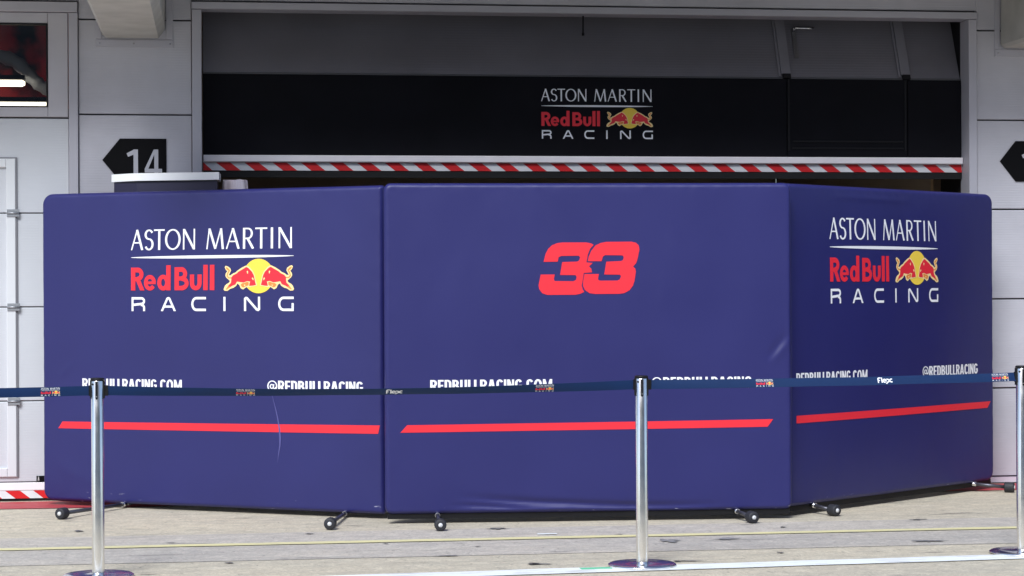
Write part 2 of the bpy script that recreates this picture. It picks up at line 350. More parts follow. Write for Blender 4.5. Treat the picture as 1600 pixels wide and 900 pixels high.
# --- condensed extra bold capitals
def condensed(ch):
    W = 0.56; k = 0.20; h = k/2; t = 0.15; S = []
    if ch == 'R': P = [rect(0,k,0,1), rect(0,W*0.5,0.85,1), rect(0,W*0.5,0.40,0.54)]+stroke(arc(W*0.45,0.70,W*0.55-h,0.23,90,-90,10), k, wh=t)+[[(W*0.36,0.42),(W*0.74,0.47),(W*1.02,0),(W*0.66,0)]]
    elif ch == 'E': W = 0.46; P = [rect(0,k,0,1), rect(0,W,0.85,1), rect(0,W*0.92,0.43,0.57), rect(0,W,0,0.15)]
    elif ch == 'D': P = [rect(0,k,0,1), rect(0,W*0.4,0.86,1), rect(0,W*0.4,0,0.14)]+stroke([(W*0.3,0.93)]+arc(W*0.42,0.70,W*0.58-h,0.23,90,0,7)+arc(W*0.42,0.30,W*0.58-h,0.23,0,-90,7)+[(W*0.3,0.07)], k, wh=t)
    elif ch == 'B': P = [rect(0,k,0,1), rect(0,W*0.5,0.85,1), rect(0,W*0.5,0.44,0.57), rect(0,W*0.5,0,0.15)]+stroke(arc(W*0.44,0.72,W*0.50-h,0.20,90,-90,8), k, wh=t)+stroke(arc(W*0.46,0.29,W*0.54-h,0.215,90,-90,8), k, wh=t)
    elif ch == 'U': P = stroke([(h,1),(h,0.28)]+arc(W/2,0.26,W/2-h,0.185,180,360,10)+[(W-h,0.28),(W-h,1)], k, wh=t)
    elif ch == 'L': W = 0.42; P = [rect(0,k,0,1), rect(0,W,0,0.15)]
    elif ch == 'A': W = 0.62; P = stroke([(0.09,-0.02),(W/2-0.02,1.02)], k)+stroke([(W-0.09,-0.02),(W/2+0.02,1.02)], k)+[rect(W*0.25,W*0.75,0.18,0.32)]; S = [rect(-1,3,-0.5,0), rect(-1,3,1,1.5)]
    elif ch == 'C': W = 0.54; P = stroke(arc(W*0.52,0.68,W*0.52-h,0.25,20,180,10)+arc(W*0.52,0.32,W*0.52-h,0.25,180,340,10), k, wh=t)
    elif ch == 'G': W = 0.58; P = stroke(arc(W*0.5,0.68,W*0.5-h,0.25,20,180,10)+arc(W*0.5,0.32,W*0.5-h,0.25,180,360,10)+[(W-h,0.5)], k, wh=t)+[rect(W*0.52,W,0.38,0.52)]
    elif ch == 'I': W = k; P = [rect(0,k,0,1)]
    elif ch == 'N': P = [rect(0,0.17,0,1), rect(W-0.17,W,0,1), [(0,1),(0.2,1),(W,0),(W-0.2,0)]]
    elif ch == 'O': W = 0.66; P = stroke(arc(W/2,0.5,W/2-h,0.43,0,360,28)[:-1], k, True, wh=t)
    elif ch == 'M': W = 0.76; P = [rect(0,0.17,0,1), rect(W-0.17,W,0,1), [(0,1),(0.20,1),(W/2+0.08,0.12),(W/2-0.08,0.12)], [(W,1),(W-0.20,1),(W/2-0.08,0.12),(W/2+0.08,0.12)]]
    elif ch == '.': W = k; P = [rect(0,k,0,0.2)]
    elif ch == '@':
        W = 0.90
        P = stroke(arc(W/2,0.5,W/2-0.055,0.46,-40,265,30), 0.11, wh=0.09)+stroke(arc(W*0.46,0.47,0.14,0.185,0,360,20)[:-1], 0.11, True, wh=0.08)+stroke([(W*0.66,0.68),(W*0.62,0.33),(W*0.70,0.26),(W*0.80,0.32),(W-0.07,0.45)], 0.085)
    g = glyph(('c', ch), P, S)
    return g, W

def place(mb, g, x, z, sx, sz, fn, mi=0, shear=0.0):
    V, F = g
    mb.add([fn(x+(vx+shear*vz)*sx, z+vz*sz) for vx, vz in V], F, mi)

def text_condensed(root, s, x0, x1, z, h, fn):
    gs = [condensed(c) for c in s]; gap = 0.075
    tot = sum(W for _, W in gs)+gap*(len(gs)-1); sx = (x1-x0)/tot; x = x0
    for g, W in gs:
        mb = MB(); place(mb, g, x, z, sx, h, fn); mb.build('letter', M_WHITE, root); x += (W+gap)*sx

LW = 1.19
ASTON = [('A',0,.094),('S',.103,.168),('T',.172,.253),('O',.256,.373),('N',.389,.481),('M',.563,.692),('A',.708,.808),('R',.829,.909),('T',.917,1.003),('I',1.026,1.046),('N',1.082,1.178)]
REDB = [('R',0,.103),('e',.098,.191),('d',.200,.300),('B',.329,.437),('u',.444,.532),('l',.543,.576),('l',.591,.624)]
RACE = [('R',.004,.108),('A',.228,.338),('C',.455,.563),('I',.688,.706),('N',.838,.953),('G',1.080,1.19)]
BULL_OUT = [(55,735),(88,660),(130,622),(190,592),(215,556),(180,525),(130,490),(100,440),(110,390),(148,345),(108,310),(83,255),(108,225),(160,238),(222,278),(242,330),(208,390),(184,432),(230,432),(290,392),(350,372),(400,332),(500,272),(600,228),(650,230),(700,262),(785,350),(830,440),(848,530),(870,610),(885,655),(800,672),(700,690),(620,690),(540,742),(480,712),(445,640),(400,612),(370,662),(300,704),(220,726),(150,770),(80,766)]
BULL_RED = [(110,738),(185,645),(240,596),(250,530),(248,482),(290,435),(390,390),(420,360),(520,308),(620,255),(672,280),(760,362),(805,440),(825,530),(842,596),(858,642),(780,660),(690,664),(700,605),(716,572),(640,560),(560,590),(480,582),(390,568),(352,632),(262,664),(182,712),(140,740)]
BULL_ORG = [[(478,640),(520,605),(580,600),(640,575),(680,590),(672,650),(600,672),(560,695),(520,690)], [(110,738),(160,676),(215,668),(182,712),(140,740)]]
BULL_SHN = [[(630,350),(655,335),(668,365),(655,405),(640,385)], [(755,500),(775,480),(800,510),(795,545),(770,525)], [(560,640),(590,630),(600,655),(570,668)]]
def emb_xy(p, mirror=False):
    x = (p[0]-916)*.0002917; return (-x if mirror else x, -(p[1]-452)*.0002917)
def team_logo(parent, fn_at, x0, z0, k):
    """wordmark in three lines, underline and the charging-bulls emblem, printed flat; fn_at(offset) -> surface mapper"""
    fn = fn_at(0.0022); q = lambda x, z: fn(x0+x*k, z0+z*k)
    for font, row, z, h in ((optima, ASTON, .392, .132), (square, RACE, 0, .090), (futura, REDB, .133, .147)):
        for ch, a, b in row:
            lt = MB(); place(lt, font(ch, (b-a)/h), a, z, h, h, q); lt.build('letter', M_RED if font is futura else M_WHITE, parent)
    wm = MB()
    n = 24; up = []; lo = []
    for i in range(n+1):
        t = i/n; wd = 0.0105*math.sin(math.pi*min(max(t, .004), .996))**0.6+0.001
        up.append(q(LW*t, .345+wd*0.8)); lo.append(q(LW*t, .345-wd*0.9))
    wm.add(up+lo, [(i, n+1+i, n+2+i, i+1) for i in range(n)])
    wm.build('underline', M_WHITE, parent)
    ex, ez = .942, .220
    em = MB()
    V, F = glyph('sun', [arc(0,0,.1085,.1085,0,360,44)[:-1]]); em.add([q(ex+x, ez+z) for x, z in V], F, 0); em = em.build('emblem', [M_YEL], parent)
    f2 = fn_at(0.0027); f3 = fn_at(0.0032); f4 = fn_at(0.0037)
    for mir in (False, True):
        bl = MB()
        for key, polys, ff, mi in (('bo', [BULL_OUT], f2, 1), ('br', [BULL_RED], f3, 2), ('bg', BULL_ORG, f4, 3), ('bs', BULL_SHN, f4, 1)):
            g = glyph((key, mir), [[emb_xy(p, mir) for p in P] for P in polys])
            bl.add([ff(x0+(ex+x)*k, z0+(ez+z)*k) for x, z in g[0]], g[1], mi-1)
        tail = [emb_xy(p, mir) for p in [(250,488),(185,490),(145,445),(158,392),(200,328),(150,290),(118,262)]]
        g = glyph(('bt', mir), stroke(tail, [.006,.0065,.007,.0065,.007,.012,.006]))
        bl.add([f3(x0+(ex+x)*k, z0+(ez+z)*k) for x, z in g[0]], g[1], 2)
        bl.build('bull', [M_CREAM, M_RED, M_ORG], em)

# ================================================================== GROUND (wall frame: x along the pit wall, -y towards the lane)
YAW = R(8)
def wall_frame(name): return empty(name, (0, 14.9, 0), YAW)
def sheet(name, m, x0, x1, y0, y1, z, label=None):
    b = MB(); b.add([(x0,y0,z),(x1,y0,z),(x1,y1,z),(x0,y1,z)], [(0,1,2,3)])
    o = b.build(name, m); o.location = (0, 14.9, 0); o.rotation_euler = (0,0,YAW); o['kind'] = 'structure'
    if label: o['label'] = label
    return o
sheet('ground', M_G0, -400, 400, -400, 400, 0.0)
sheet('concrete_apron', M_G1, -30, 30, -2.185, 7.0, 0.004, 'pale concrete apron in front of the garages')
sheet('concrete_channel', M_G2, -30, 30, -3.45, -2.193, 0.005, 'greyer concrete strip carrying the thin yellow line')
sheet('pit_lane', M_G3, -30, 30, -22, -3.458, 0.004, 'pale worn concrete of the pit lane')
def line_strip(name, m, x0, x1, y, wdt, z, amp, label):
    b = MB(); n = 160; top = []; bot = []
    for i in range(n+1):
        x = x0+(x1-x0)*i/n
        e = noise.noise(Vector((x*2.3, y, 0)))*amp; e2 = noise.noise(Vector((x*2.9, y+5, 3)))*amp
        top.append((x, y+wdt/2+e, z)); bot.append((x, y-wdt/2+e2, z))
    b.add(bot+top, [(i, i+1, n+2+i, n+1+i) for i in range(n)])
    o = b.build(name, m); o.location = (0, 14.9, 0); o.rotation_euler = (0,0,YAW); tag(o, label, kind='structure'); return o
line_strip('painted_line', M_YLINE, -12, 12, -2.755, 0.10, 0.0095, 0.010, 'thin faded yellow line along the grey concrete strip')
line_strip('painted_line', M_RLINE, -12, 12, -0.30, 0.47, 0.0085, 0.012, 'worn red paint strip at the foot of the garage doors')
ln = line_strip('painted_line', M_WLINE, -12, 12, 0, 0.19, 0.0088, 0.016, 'broad white painted line nearest the camera')
ln.location = (0, 10.67, 0); ln.rotation_euler = (0,0,math.atan(.20))
# little leftovers of tape and paint on the floor
def scrap(name, m, x, y, lx, ly, label, cat, rz=0.15):
    b = MB(); b.prism([(-lx/2,-ly/2),(lx/2,-ly/2*0.8),(lx/2*0.96,ly/2),(-lx/2*1.04,ly/2*0.9)], 0.0, 0.0022)
    o = b.build(name, m); o.location = (x, y, 0.0095); o.rotation_euler = (0,0,rz); tag(o, label, cat); return o
scrap('floor_tape', M_GREEN, 0.425, 10.80, 0.16, 0.05, 'short strip of green tape on the white line beside a chrome post base', 'tape')
scrap('floor_tape', M_WLINE, 0.20, 12.32, 0.115, 0.035, 'small white tape scrap on the concrete in front of the middle screen', 'tape')

def stain(x, y, lx, ly, tone, seed, label):
    b = MB(); n = 26; P = []
    for i in range(n):
        t = 2*math.pi*i/n; k = 0.30+1.1*abs(noise.noise(Vector((math.cos(t)*2.6+seed, math.sin(t)*2.6, seed))))+0.25*abs(noise.noise(Vector((i*1.3, seed, 2.0))))
        P.append((lx/2*k*math.cos(t), ly/2*k*math.sin(t), 0.0))
    b.add([(0,0,0)]+P, [(0,1+i,1+(i+1)%n) for i in range(n)])
    o = b.build('oil_stain', paint_mat('stain_%d' % int(tone*100), (tone, tone, tone*1.02), 0.95, (0.36, 0.33, 0.28))); o.location = (x, y, 0.0098); o.rotation_euler = (0,0,0.14)
    tag(o, label, kind='structure')
for i, a in enumerate([(.11,11.01,.10,.10,.03),(.15,10.99,.20,.05,.12),(.87,11.08,.09,.06,.03),(.95,11.09,.24,.04,.10),(.88,11.98,.22,.20,.24),(1.22,12.05,.20,.16,.25),(-.10,12.62,.16,.10,.12),
        (-.72,11.90,.05,.06,.05),(-1.95,12.0,.10,.05,.12),(-1.2,12.4,.07,.05,.06),(1.62,12.62,.06,.06,.04),(1.45,11.42,.08,.06,.06),(2.35,11.9,.30,.10,.16),(-1.5,11.1,.09,.07,.10),(-.35,11.35,.22,.06,.16),(.62,12.28,.06,.06,.06),(-2.6,12.6,.12,.08,.12),(2.5,13.0,.16,.08,.12),(-.2,11.75,.05,.05,.05)]):
    stain(*a, 3.0+i*1.7, 'dark mark on the worn concrete')

# ------------------------------------------------------------------ across the track: pit wall and main grandstand (unseen; the stand is added to block low sky)
def opp(name): return empty(name, (0, 14.9, 0), YAW)
pw = opp('pit_wall'); tag(pw, 'low concrete pit wall across the lane behind the camera', 'wall')
for i in range(12):
    box('wall_block', M_CONC, pw, -36+i*6, -30.02+i*6, -23.2, -22.8, 0.006, 1.15, c=0.03)
gs = opp('grandstand'); tag(gs, 'long pale seated grandstand with a roof, added unseen behind the camera to block low sky', 'grandstand')
M_STAND = mat('stand_concrete', (0.48, 0.47, 0.46), 0.85, var=0.15, vscale=0.6); M_SEAT = mat('stand_seat', (0.38, 0.39, 0.42), 0.6, var=0.2, vscale=2)
box('front_wall', M_STAND, gs, -60, 60, -46.2, -46, 0.006, 3.0)
for i in range(24):
    box('tier', M_STAND, gs, -60, 60, -47.0-i*0.9, -46.2-i*0.9+0.09, 0.006, 3.0+i*0.78)
    box('seat_row', M_SEAT, gs, -59.5, 59.5, -46.95-i*0.9, -46.55-i*0.9, 3.0+i*0.78+0.002, 3.42+i*0.78)
box('rear_wall', M_STAND, gs, -60, 60, -68.4, -68.1, 0.006, 26.0)
box('roof', M_STAND, gs, -60, 60, -68.4, -56, 26.002, 26.4)

# ================================================================== GARAGE BUILDING
B = wall_frame('garage_building')
tag(B, 'grey clad pit garage building with a wide opening behind the blue screens', 'building')
ZS = [0.055, 0.70, 1.352, 2.007, 2.66, 3.315]
def clad(x0, x1, zs, y0=0.0, m=M_CLAD):
    for a, b in zip(zs[:-1], zs[1:]):
        box('cladding_panel', m, B, x0, x1, y0, y0+0.06, a+0.005, b-0.005, c=0.004)
    box('cladding_backing', M_JOINT, B, x0+0.002, x1-0.002, y0+0.03, y0+0.10, zs[0], zs[-1])
clad(-3.003, -2.236, ZS+[3.97])
clad(3.435, 4.135, ZS+[3.97]); clad(9.80, 11.6, ZS+[3.97]); clad(4.137, 9.798, [3.452, 3.97])
clad(-2.236, 3.435, [3.452, 3.97])
clad(-9.0, -3.007, [3.437, 3.97])
box('skirting', mat('skirting', (0.60,0.52,0.60), 0.5), B, 3.436, 4.137, -0.012, 0.05, 0.012, 0.050)
box('skirting', MATS['skirting'], B, -3.0, -2.238, -0.012, 0.05, 0.012, 0.050)
# folded metal trims round the two openings
box('trim', M_TRIM, B, -3.069, -3.007, -0.022, 0.10, 0.01, 3.357, c=0.004)
box('trim', M_TRIM, B, -9.0, -3.009, -0.026, 0.10, 3.360, 3.430, c=0.004)
box('trim', M_TRIM, B, -2.232, -2.166, -0.022, 0.16, 0.01, 3.392, c=0.004)
box('trim', M_TRIM, B, 3.370, 3.431, -0.022, 0.16, 0.01, 3.392, c=0.004)
box('trim', M_TRIM, B, -2.234, 3.433, -0.026, 0.16, 3.395, 3.444, c=0.004)
box('trim', M_TRIM, B, 4.139, 4.205, -0.022, 0.16, 0.01, 3.392, c=0.004)
box('trim', M_TRIM, B, 9.735, 9.796, -0.022, 0.16, 0.01, 3.392, c=0.004)
box('trim', M_TRIM, B, 4.137, 9.798, -0.026, 0.16, 3.395, 3.444, c=0.004)
box('door_track', M_BLK, B, 3.3685, 3.400, 0.162, 0.75, 0.01, 3.75)
box('wall_lining', M_JOINT, B, -3.062, -2.172, 0.163, 0.175, 0.01, 3.96); box('wall_lining', M_JOINT, B, 3.402, 4.198, 0.163, 0.175, 0.01, 3.96)
box('wall_lining', M_JOINT, B, -9.0, 9.8, 0.103, 0.115, 3.40, 3.97)
# rooms behind the doors
def room(x0, x1, yb, y0=0.30):
    box('interior_wall', M_INT, B, x0, x1, yb, yb+0.1, 0.01, 3.982)
    box('interior_wall', M_INT, B, x0-0.1, x0-0.002, y0, yb, 0.01, 3.982)
    box('interior_wall', M_INT, B, x1+0.002, x1+0.1, y0, yb, 0.01, 3.982)
    box('ceiling', M_INT, B, x0-0.1, x1+0.1, 0.102, yb+0.1, 3.98, 4.05)
room(-2.35, 3.55, 6.0)
room(-9.0, -2.62, 4.5)
room(3.95, 9.95, 6.0)
# collars of flashing round the overhead beams
for bx in (-2.841, 3.618):
    x0, x1 = bx, bx+0.426
    fl = MB()
    fl.cbox(x0-0.045, x1+0.055, -0.010, -0.001, 3.125, 3.178, c=0.003)
    fl.cbox(x0-0.045, x0-0.006, -0.010, -0.001, 3.180, 3.70, c=0.003)
    fl.cbox(x1+0.006, x1+0.055, -0.010, -0.001, 3.180, 3.70, c=0.003)
    f = fl.build('beam_flashing', M_TRIM, B)
    for rx in (x0-0.02, (x0+x1)/2, x1+0.035):
        rv = MB(); rv.tube((rx,-0.010,3.15), (rx,-0.014,3.15), 0.006, 0.004, 10); rv.build('rivet', M_STEEL, f)

# overhead concrete beams carrying the canopy
def beam(x0, label):
    b = MB(); c = 0.045; x1 = x0+0.426; z0, z1 = 3.188, 3.72
    prof = [(x0+c*0.5,z0),(x1-c,z0),(x1,z0+c*1.4),(x1,z1),(x0,z1),(x0,z0+c*0.5)]
    n = len(prof); ys = [-2.0, -0.012]
    b.add([(x,ys[0],z) for x,z in prof]+[(x,ys[1],z) for x,z in prof], [tuple(range(n)), tuple(range(2*n-1,n-1,-1))]+[(i,n+i,n+(i+1)%n,(i+1)%n) for i in range(n)])
    o = b.build('concrete_beam', M_CONC); o.location = (0,14.9,0); o.rotation_euler = (0,0,YAW)
    tag(o, label, 'beam', 'concrete beams under the canopy')
beam(-2.841, 'pale concrete beam reaching out of the wall above the 14 sign')
beam(3.618, 'concrete beam cut by the top right corner of the picture')
cn = box('canopy', M_CONC, None, -16, 18, -1.27, -0.02, 3.73, 3.98); cn.location = (0,14.9,0); cn.rotation_euler = (0,0,YAW)
tag(cn, 'concrete canopy slab over the garage fronts resting on the beams', 'canopy')

# ------------------------------------------------------------------ closed white door at the left
D = wall_frame('sectional_door')
tag(D, 'closed white sectional door at left with a glazed top section and red white striped foot', 'garage door')
DX0, DX1 = -8.6, -3.073
for a, b in ((0.135,0.691),(0.691,1.336),(1.336,1.98),(1.98,2.634)):
    box('door_section', M_CLADW, D, DX0, DX1, 0.015, 0.06, a+0.0035, b-0.0035, c=0.004)
box('door_backing', M_JOINT, D, DX0+0.003, DX1-0.003, 0.04, 0.07, 0.02, 2.63)
box('bottom_rail', M_RAIL, D, DX0, DX1, 0.008, 0.06, 0.079, 0.132, c=0.003)
st = box('hazard_tape', M_TAPEW, D, DX0, DX1, 0.010, 0.03, 0.024, 0.0775)
def stripes(parent, x0, x1, y, z0, z1, ph, wd=0.098, per=0.19, sl=0.068):
    x = ph-per*math.ceil((ph-x0)/per)-per
    while x < x1:
        P = [(x+sl,z0),(x+sl+wd,z0),(x+wd,z1),(x,z1)]
        if x >= x0 and x+sl+wd <= x1: Q = P
        else:
            Q = [(min(max(px,x0),x1),pz) for px,pz in P]
            if x+sl+wd < x0 or x > x1: x += per; continue
        if max(q[0] for q in Q)-min(q[0] for q in Q) > 0.004: b = MB(); b.add([(px,y,pz) for px,pz in Q], [(0,1,2,3)]); b.build('red_stripe', M_TAPER, parent)
        x += per
stripes(st, DX0, DX1, 0.0085, 0.0242, 0.0773, -3.511, per=0.187)
box('rubber_seal', M_RUBBER, D, DX0, DX1, 0.018, 0.06, 0.010, 0.0235)
box('section_seal', M_JOINT, D, DX0, DX1, 0.051, 0.058, 2.600, 2.702)
# glazed top section
x = DX1
for i in range(3):
    xl = x-1.84 if i < 2 else DX0
    fr = MB(); g0, g1, h0, h1 = xl+0.137 if i else xl+0.137, x-0.137, 2.709, 3.283
    fr.cbox(xl+0.002, g0, -0.004, 0.05, 2.640, 3.357, c=0.004); fr.cbox(g1, x-0.002, -0.004, 0.05, 2.640, 3.357, c=0.004)
    fr.cbox(g0+0.001, g1-0.001, -0.002, 0.05, 2.640, h0, c=0.004); fr.cbox(g0+0.001, g1-0.001, -0.002, 0.05, h1, 3.357, c=0.004)
    w_ = fr.build('window_frame', M_FRAME, D)
    bd = MB(); e = 0.012
    bd.box(g0+0.002, g0+e, -0.007, 0.03, h0+0.001, h1-0.001); bd.box(g1-e, g1-0.002, -0.007, 0.03, h0+0.001, h1-0.001)
    bd.box(g0+e+0.001, g1-e-0.001, -0.006, 0.03, h0+0.001, h0+e*0.6); bd.box(g0+e+0.001, g1-e-0.001, -0.006, 0.03, h1-e, h1-0.001)
    bd.build('glazing_bead', M_BLK, w_)
    gm = MATS.get('pane_glass')
    if not gm:
        gm = bpy.data.materials.new('pane_glass'); gm.use_nodes = True; n_ = gm.node_tree
        n_.nodes.remove(n_.nodes['Principled BSDF'])
        tr = n_.nodes.new('ShaderNodeBsdfTransparent'); tr.inputs[0].default_value = (0.80,0.82,0.82,1)
        gl = n_.nodes.new('ShaderNodeBsdfGlossy'); gl.inputs['Roughness'].default_value = 0.02
        fz = n_.nodes.new('ShaderNodeFresnel'); fz.inputs[0].default_value = 1.45
        mxs = n_.nodes.new('ShaderNodeMixShader'); n_.links.new(fz.outputs[0], mxs.inputs[0]); n_.links.new(tr.outputs[0], mxs.inputs[1]); n_.links.new(gl.outputs[0], mxs.inputs[2])
        n_.links.new(mxs.outputs[0], n_.nodes['Material Output'].inputs[0]); MATS['pane_glass'] = gm
    box('window_pane', gm, w_, g0+0.001, g1-0.001, 0.018, 0.024, h0+0.001, h1-0.001)
    x = xl
# wicket door in the closed door
wk = MB(); wx0, wx1, wz0, wz1 = -4.42, -3.432, 0.173, 2.353
wk.cbox(wx0, wx0+0.06, -0.004, 0.015, wz0, wz1, c=0.004); wk.cbox(wx1-0.062, wx1, -0.004, 0.0145, wz0, wz1, c=0.004)
wk.cbox(wx0+0.061, wx1-0.063, -0.003, 0.015, wz0, wz0+0.06, c=0.004); wk.cbox(wx0+0.061, wx1-0.063, -0.003, 0.0145, wz1-0.06, wz1, c=0.004)
wf = wk.build('wicket_frame', M_FRAME if False else mat('wicket_white', (0.66,0.68,0.71), 0.4), D)
gasket = MB(); gasket.box(wx1+0.0005, wx1+0.010, 0.004, 0.0148, wz0, wz1+0.01); gasket.box(wx0, wx1, 0.004, 0.0147, wz1+0.0005, wz1+0.010)
gasket.build('gasket', mat('gasket_grey', (0.20,0.20,0.22), 0.7), wf)
for hz in (1.98, 1.336, 0.691):
    hg = MB(); hx = wx1-0.03
    hg.cbox(hx-0.028, hx+0.055, -0.010, -0.0045, hz+0.006, hz+0.026, c=0.002); hg.cbox(hx-0.028, hx+0.055, -0.010, -0.0045, hz-0.026, hz-0.006, c=0.002)
    hg.tube((hx-0.03,-0.012,hz), (hx+0.055,-0.012,hz), 0.006, n=10)
    hg.build('hinge', mat('hinge_zinc', (0.38,0.40,0.43), 0.4, metal=0.6), D)
# little notice low on the door
sk = box('sticker', M_SIGN, D, -3.302, -3.185, 0.0095, 0.0145, 0.1385, 0.1765)
pg = MB(); fp = lambda x, z: (x, 0.0088, z)
place(pg, glyph('pict', [arc(0.012,0.029,0.004,0.004,0,360,10)[:-1], rect(0.008,0.016,0.012,0.024), rect(0.006,0.018,0.006,0.011)]), -3.300, 0.139, 1, 1, fp)
pg.build('pictogram', mat('sticker_grey', (0.5,0.5,0.5), 0.6), sk)

# things seen through that window
def world_of(x, y, z): return Matrix.LocRotScale(Vector((0,14.9,0)), Matrix.Rotation(YAW,3,'Z'), None) @ Vector((x,y,z))
def lamp(xc, y, z, ln_, label):
    o = empty('strip_lamp', world_of(xc, y, z), YAW)
    tag(o, label, 'lamp', 'strip lamps glowing behind the window')
    b = MB(); b.tube((-ln_/2,0,0), (ln_/2-0.02,0,0), 0.024, n=14); b.tube((ln_/2-0.02,0,0),(ln_/2,0,0),0.024,0.014,n=14); b.build('tube', M_LAMP, o)
    h = MB(); h.box(-ln_/2, ln_/2, -0.03, 0.05, 0.026, 0.06); h.build('housing', M_BLK, o)
lamp(-4.46, 1.2, 2.822, 2.36, 'lower glowing strip lamp behind the window of the closed door')
lamp(-4.65, 1.2, 2.985, 2.36, 'upper shorter looking strip lamp behind the window of the closed door')
bn = MB(); nx, nz_ = 60, 30; vs_ = []
for i in range(nx+1):
    for j in range(nz_+1):
        xx = -6.8+3.75*i/nx; zz = 2.2+1.5*j/nz_
        vs_.append((xx, 1.75+0.10*noise.noise(Vector((xx*1.7,zz*1.1,0)))+0.03*math.sin(xx*9+zz*2), zz))
bn.add(vs_, [(i*(nz_+1)+j,(i+1)*(nz_+1)+j,(i+1)*(nz_+1)+j+1,i*(nz_+1)+j+1) for i in range(nx) for j in range(nz_)], 0, True)
MB_ = mat('red_drape', (0.30,0.012,0.018), 0.35, var=0.0)
n_ = MB_.node_tree; b_ = n_.nodes['Principled BSDF']; tcx = n_.nodes.new('ShaderNodeTexCoord'); nzx = n_.nodes.new('ShaderNodeTexNoise'); nzx.inputs['Scale'].default_value = 3.2; nzx.inputs['Detail'].default_value = 3
n_.links.new(tcx.outputs['Object'], nzx.inputs['Vector']); cr = n_.nodes.new('ShaderNodeValToRGB')
cr.color_ramp.elements[0].position = 0.40; cr.color_ramp.elements[0].color = (0.012,0.010,0.010,1); cr.color_ramp.elements[1].position = 0.52; cr.color_ramp.elements[1].color = (0.55,0.02,0.03,1)
n_.links.new(nzx.outputs[0], cr.inputs[0]); n_.links.new(cr.outputs[0], b_.inputs['Base Color'])
o = bn.build('hanging_drape', MB_); o.location = (0,14.9,0); o.rotation_euler = (0,0,YAW)
tag(o, 'rumpled dark red drape hanging inside behind the window at top left', 'drape')
dk = MB(); pth = [(-3.72,1.35,3.22),(-3.55,1.35,3.16),(-3.42,1.35,3.03),(-3.30,1.35,2.955),(-3.0,1.35,2.91)]
pth = [Vector(p) for p in pth]; pc = []
for i in range(len(pth)-1):
    a, b, c, d = pth[max(i-1,0)], pth[i], pth[i+1], pth[min(i+2,len(pth)-1)]
    for k in range(6):
        t = k/6; pc.append(0.5*((2*b)+(c-a)*t+(2*a-5*b+4*c-d)*t*t+(3*b-a-3*c+d)*t**3))
pc.append(pth[-1]); n = 14
ringv = []
for i, p in enumerate(pc):
    d = (pc[min(i+1,len(pc)-1)]-pc[max(i-1,0)]).normalized(); a = Vector((0,1,0)); b = d.cross(a).normalized(); rr = 0.05+0.006*math.sin(i*1.9)
    ringv += [p+(a*math.cos(2*math.pi*k/n)+b*math.sin(2*math.pi*k/n))*rr for k in range(n)]
dk.add(ringv, [(i*n+k,i*n+(k+1)%n,(i+1)*n+(k+1)%n,(i+1)*n+k) for i in range(len(pc)-1) for k in range(n)], 0, True)
o = dk.build('air_hose', mat('hose_grey', (0.66,0.70,0.80), 0.5)); o.location = (0,14.9,0); o.rotation_euler = (0,0,YAW)
tag(o, 'grey blue hose slanting down behind the window at top left', 'hose')

# ------------------------------------------------------------------ raised dark door over the wide opening
G = wall_frame('sectional_door')
tag(G, 'raised dark sectional door with a printed team logo and striped bottom edge above the screens', 'garage door')
gx0, gx1 = -2.158, 3.366
for a, b in ((gx0, 2.045), (2.049, 2.955), (2.959, gx1)):
    box('door_section', M_BLACKV, G, a, b, 0.135, 0.18, 2.393, 2.962, c=0.003)
box('door_section', mat('section_edge', (0.10,0.10,0.11), 0.4), G, gx0, gx1, 0.140, 0.178, 2.964, 2.972)
# wicket outline pressed into the black section
wo = MB(); wo.cbox(2.085, 2.925, 0.129, 0.1345, 2.452, 2.463, c=0.002); wo.cbox(2.052, 2.066, 0.129, 0.1345, 2.44, 2.958, c=0.002); wo.cbox(2.932, 2.946, 0.129, 0.1345, 2.44, 2.958, c=0.002); wo.cbox(2.09, 2.92, 0.127, 0.1343, 2.500, 2.512, c=0.002)
wo.build('wicket_outline', mat('black_trim', (0.010,0.010,0.012), 0.6, spec=0.2), G)
# upper section tilting back along its curved track
def tilt(x, v, off=0.0):          # v metres up the slanted section
    al = math.atan2(0.29, 0.64); return (x, 0.150+v*math.sin(al)-off*math.cos(al), 2.976+v*math.cos(al)+off*math.sin(al))
def slab(mb, x0, x1, v0, v1, o0, o1):
    P = [tilt(x0,v0,o1),tilt(x1,v0,o1),tilt(x1,v0,o0),tilt(x0,v0,o0),tilt(x0,v1,o1),tilt(x1,v1,o1),tilt(x1,v1,o0),tilt(x0,v1,o0)]
    mb.add(P, [(0,3,2,1),(4,5,6,7),(0,1,5,4),(1,2,6,5),(2,3,7,6),(3,0,4,7)])
for a, b in ((gx0, 2.036), (2.040, 2.940), (2.944, gx1-0.004)):
    m_ = MB(); slab(m_, a, b, 0.0, 0.62, -0.04, 0.0); m_.build('door_section', M_DOORG, G)
m_ = MB(); slab(m_, gx0, gx1-0.004, 0.625, 1.25, -0.04, 0.0); m_.build('door_section', M_DOORG, G)
for rx in (2.030, 2.932):
    m_ = MB(); slab(m_, rx-0.022, rx+0.048, 0.018, 0.62, 0.002, 0.020); rb = m_.build('rib', M_RIBG, G)
    m_ = MB(); slab(m_, rx-0.040, rx-0.024, 0.0, 0.62, 0.001, 0.012); m_.build('rib_lip', M_RIBG, rb)
    m_ = MB(); slab(m_, rx-0.012, rx+0.045, -0.02, 0.016, 0.003, 0.026); m_.build('rib_foot', M_BLK, rb)
hd = MB(); slab(hd, 2.128, 2.158, 0.16, 0.40, 0.002, 0.010); hp = hd.build('handle_plate', mat('dull_steel', (0.25,0.25,0.26), 0.35, metal=0.8), G)
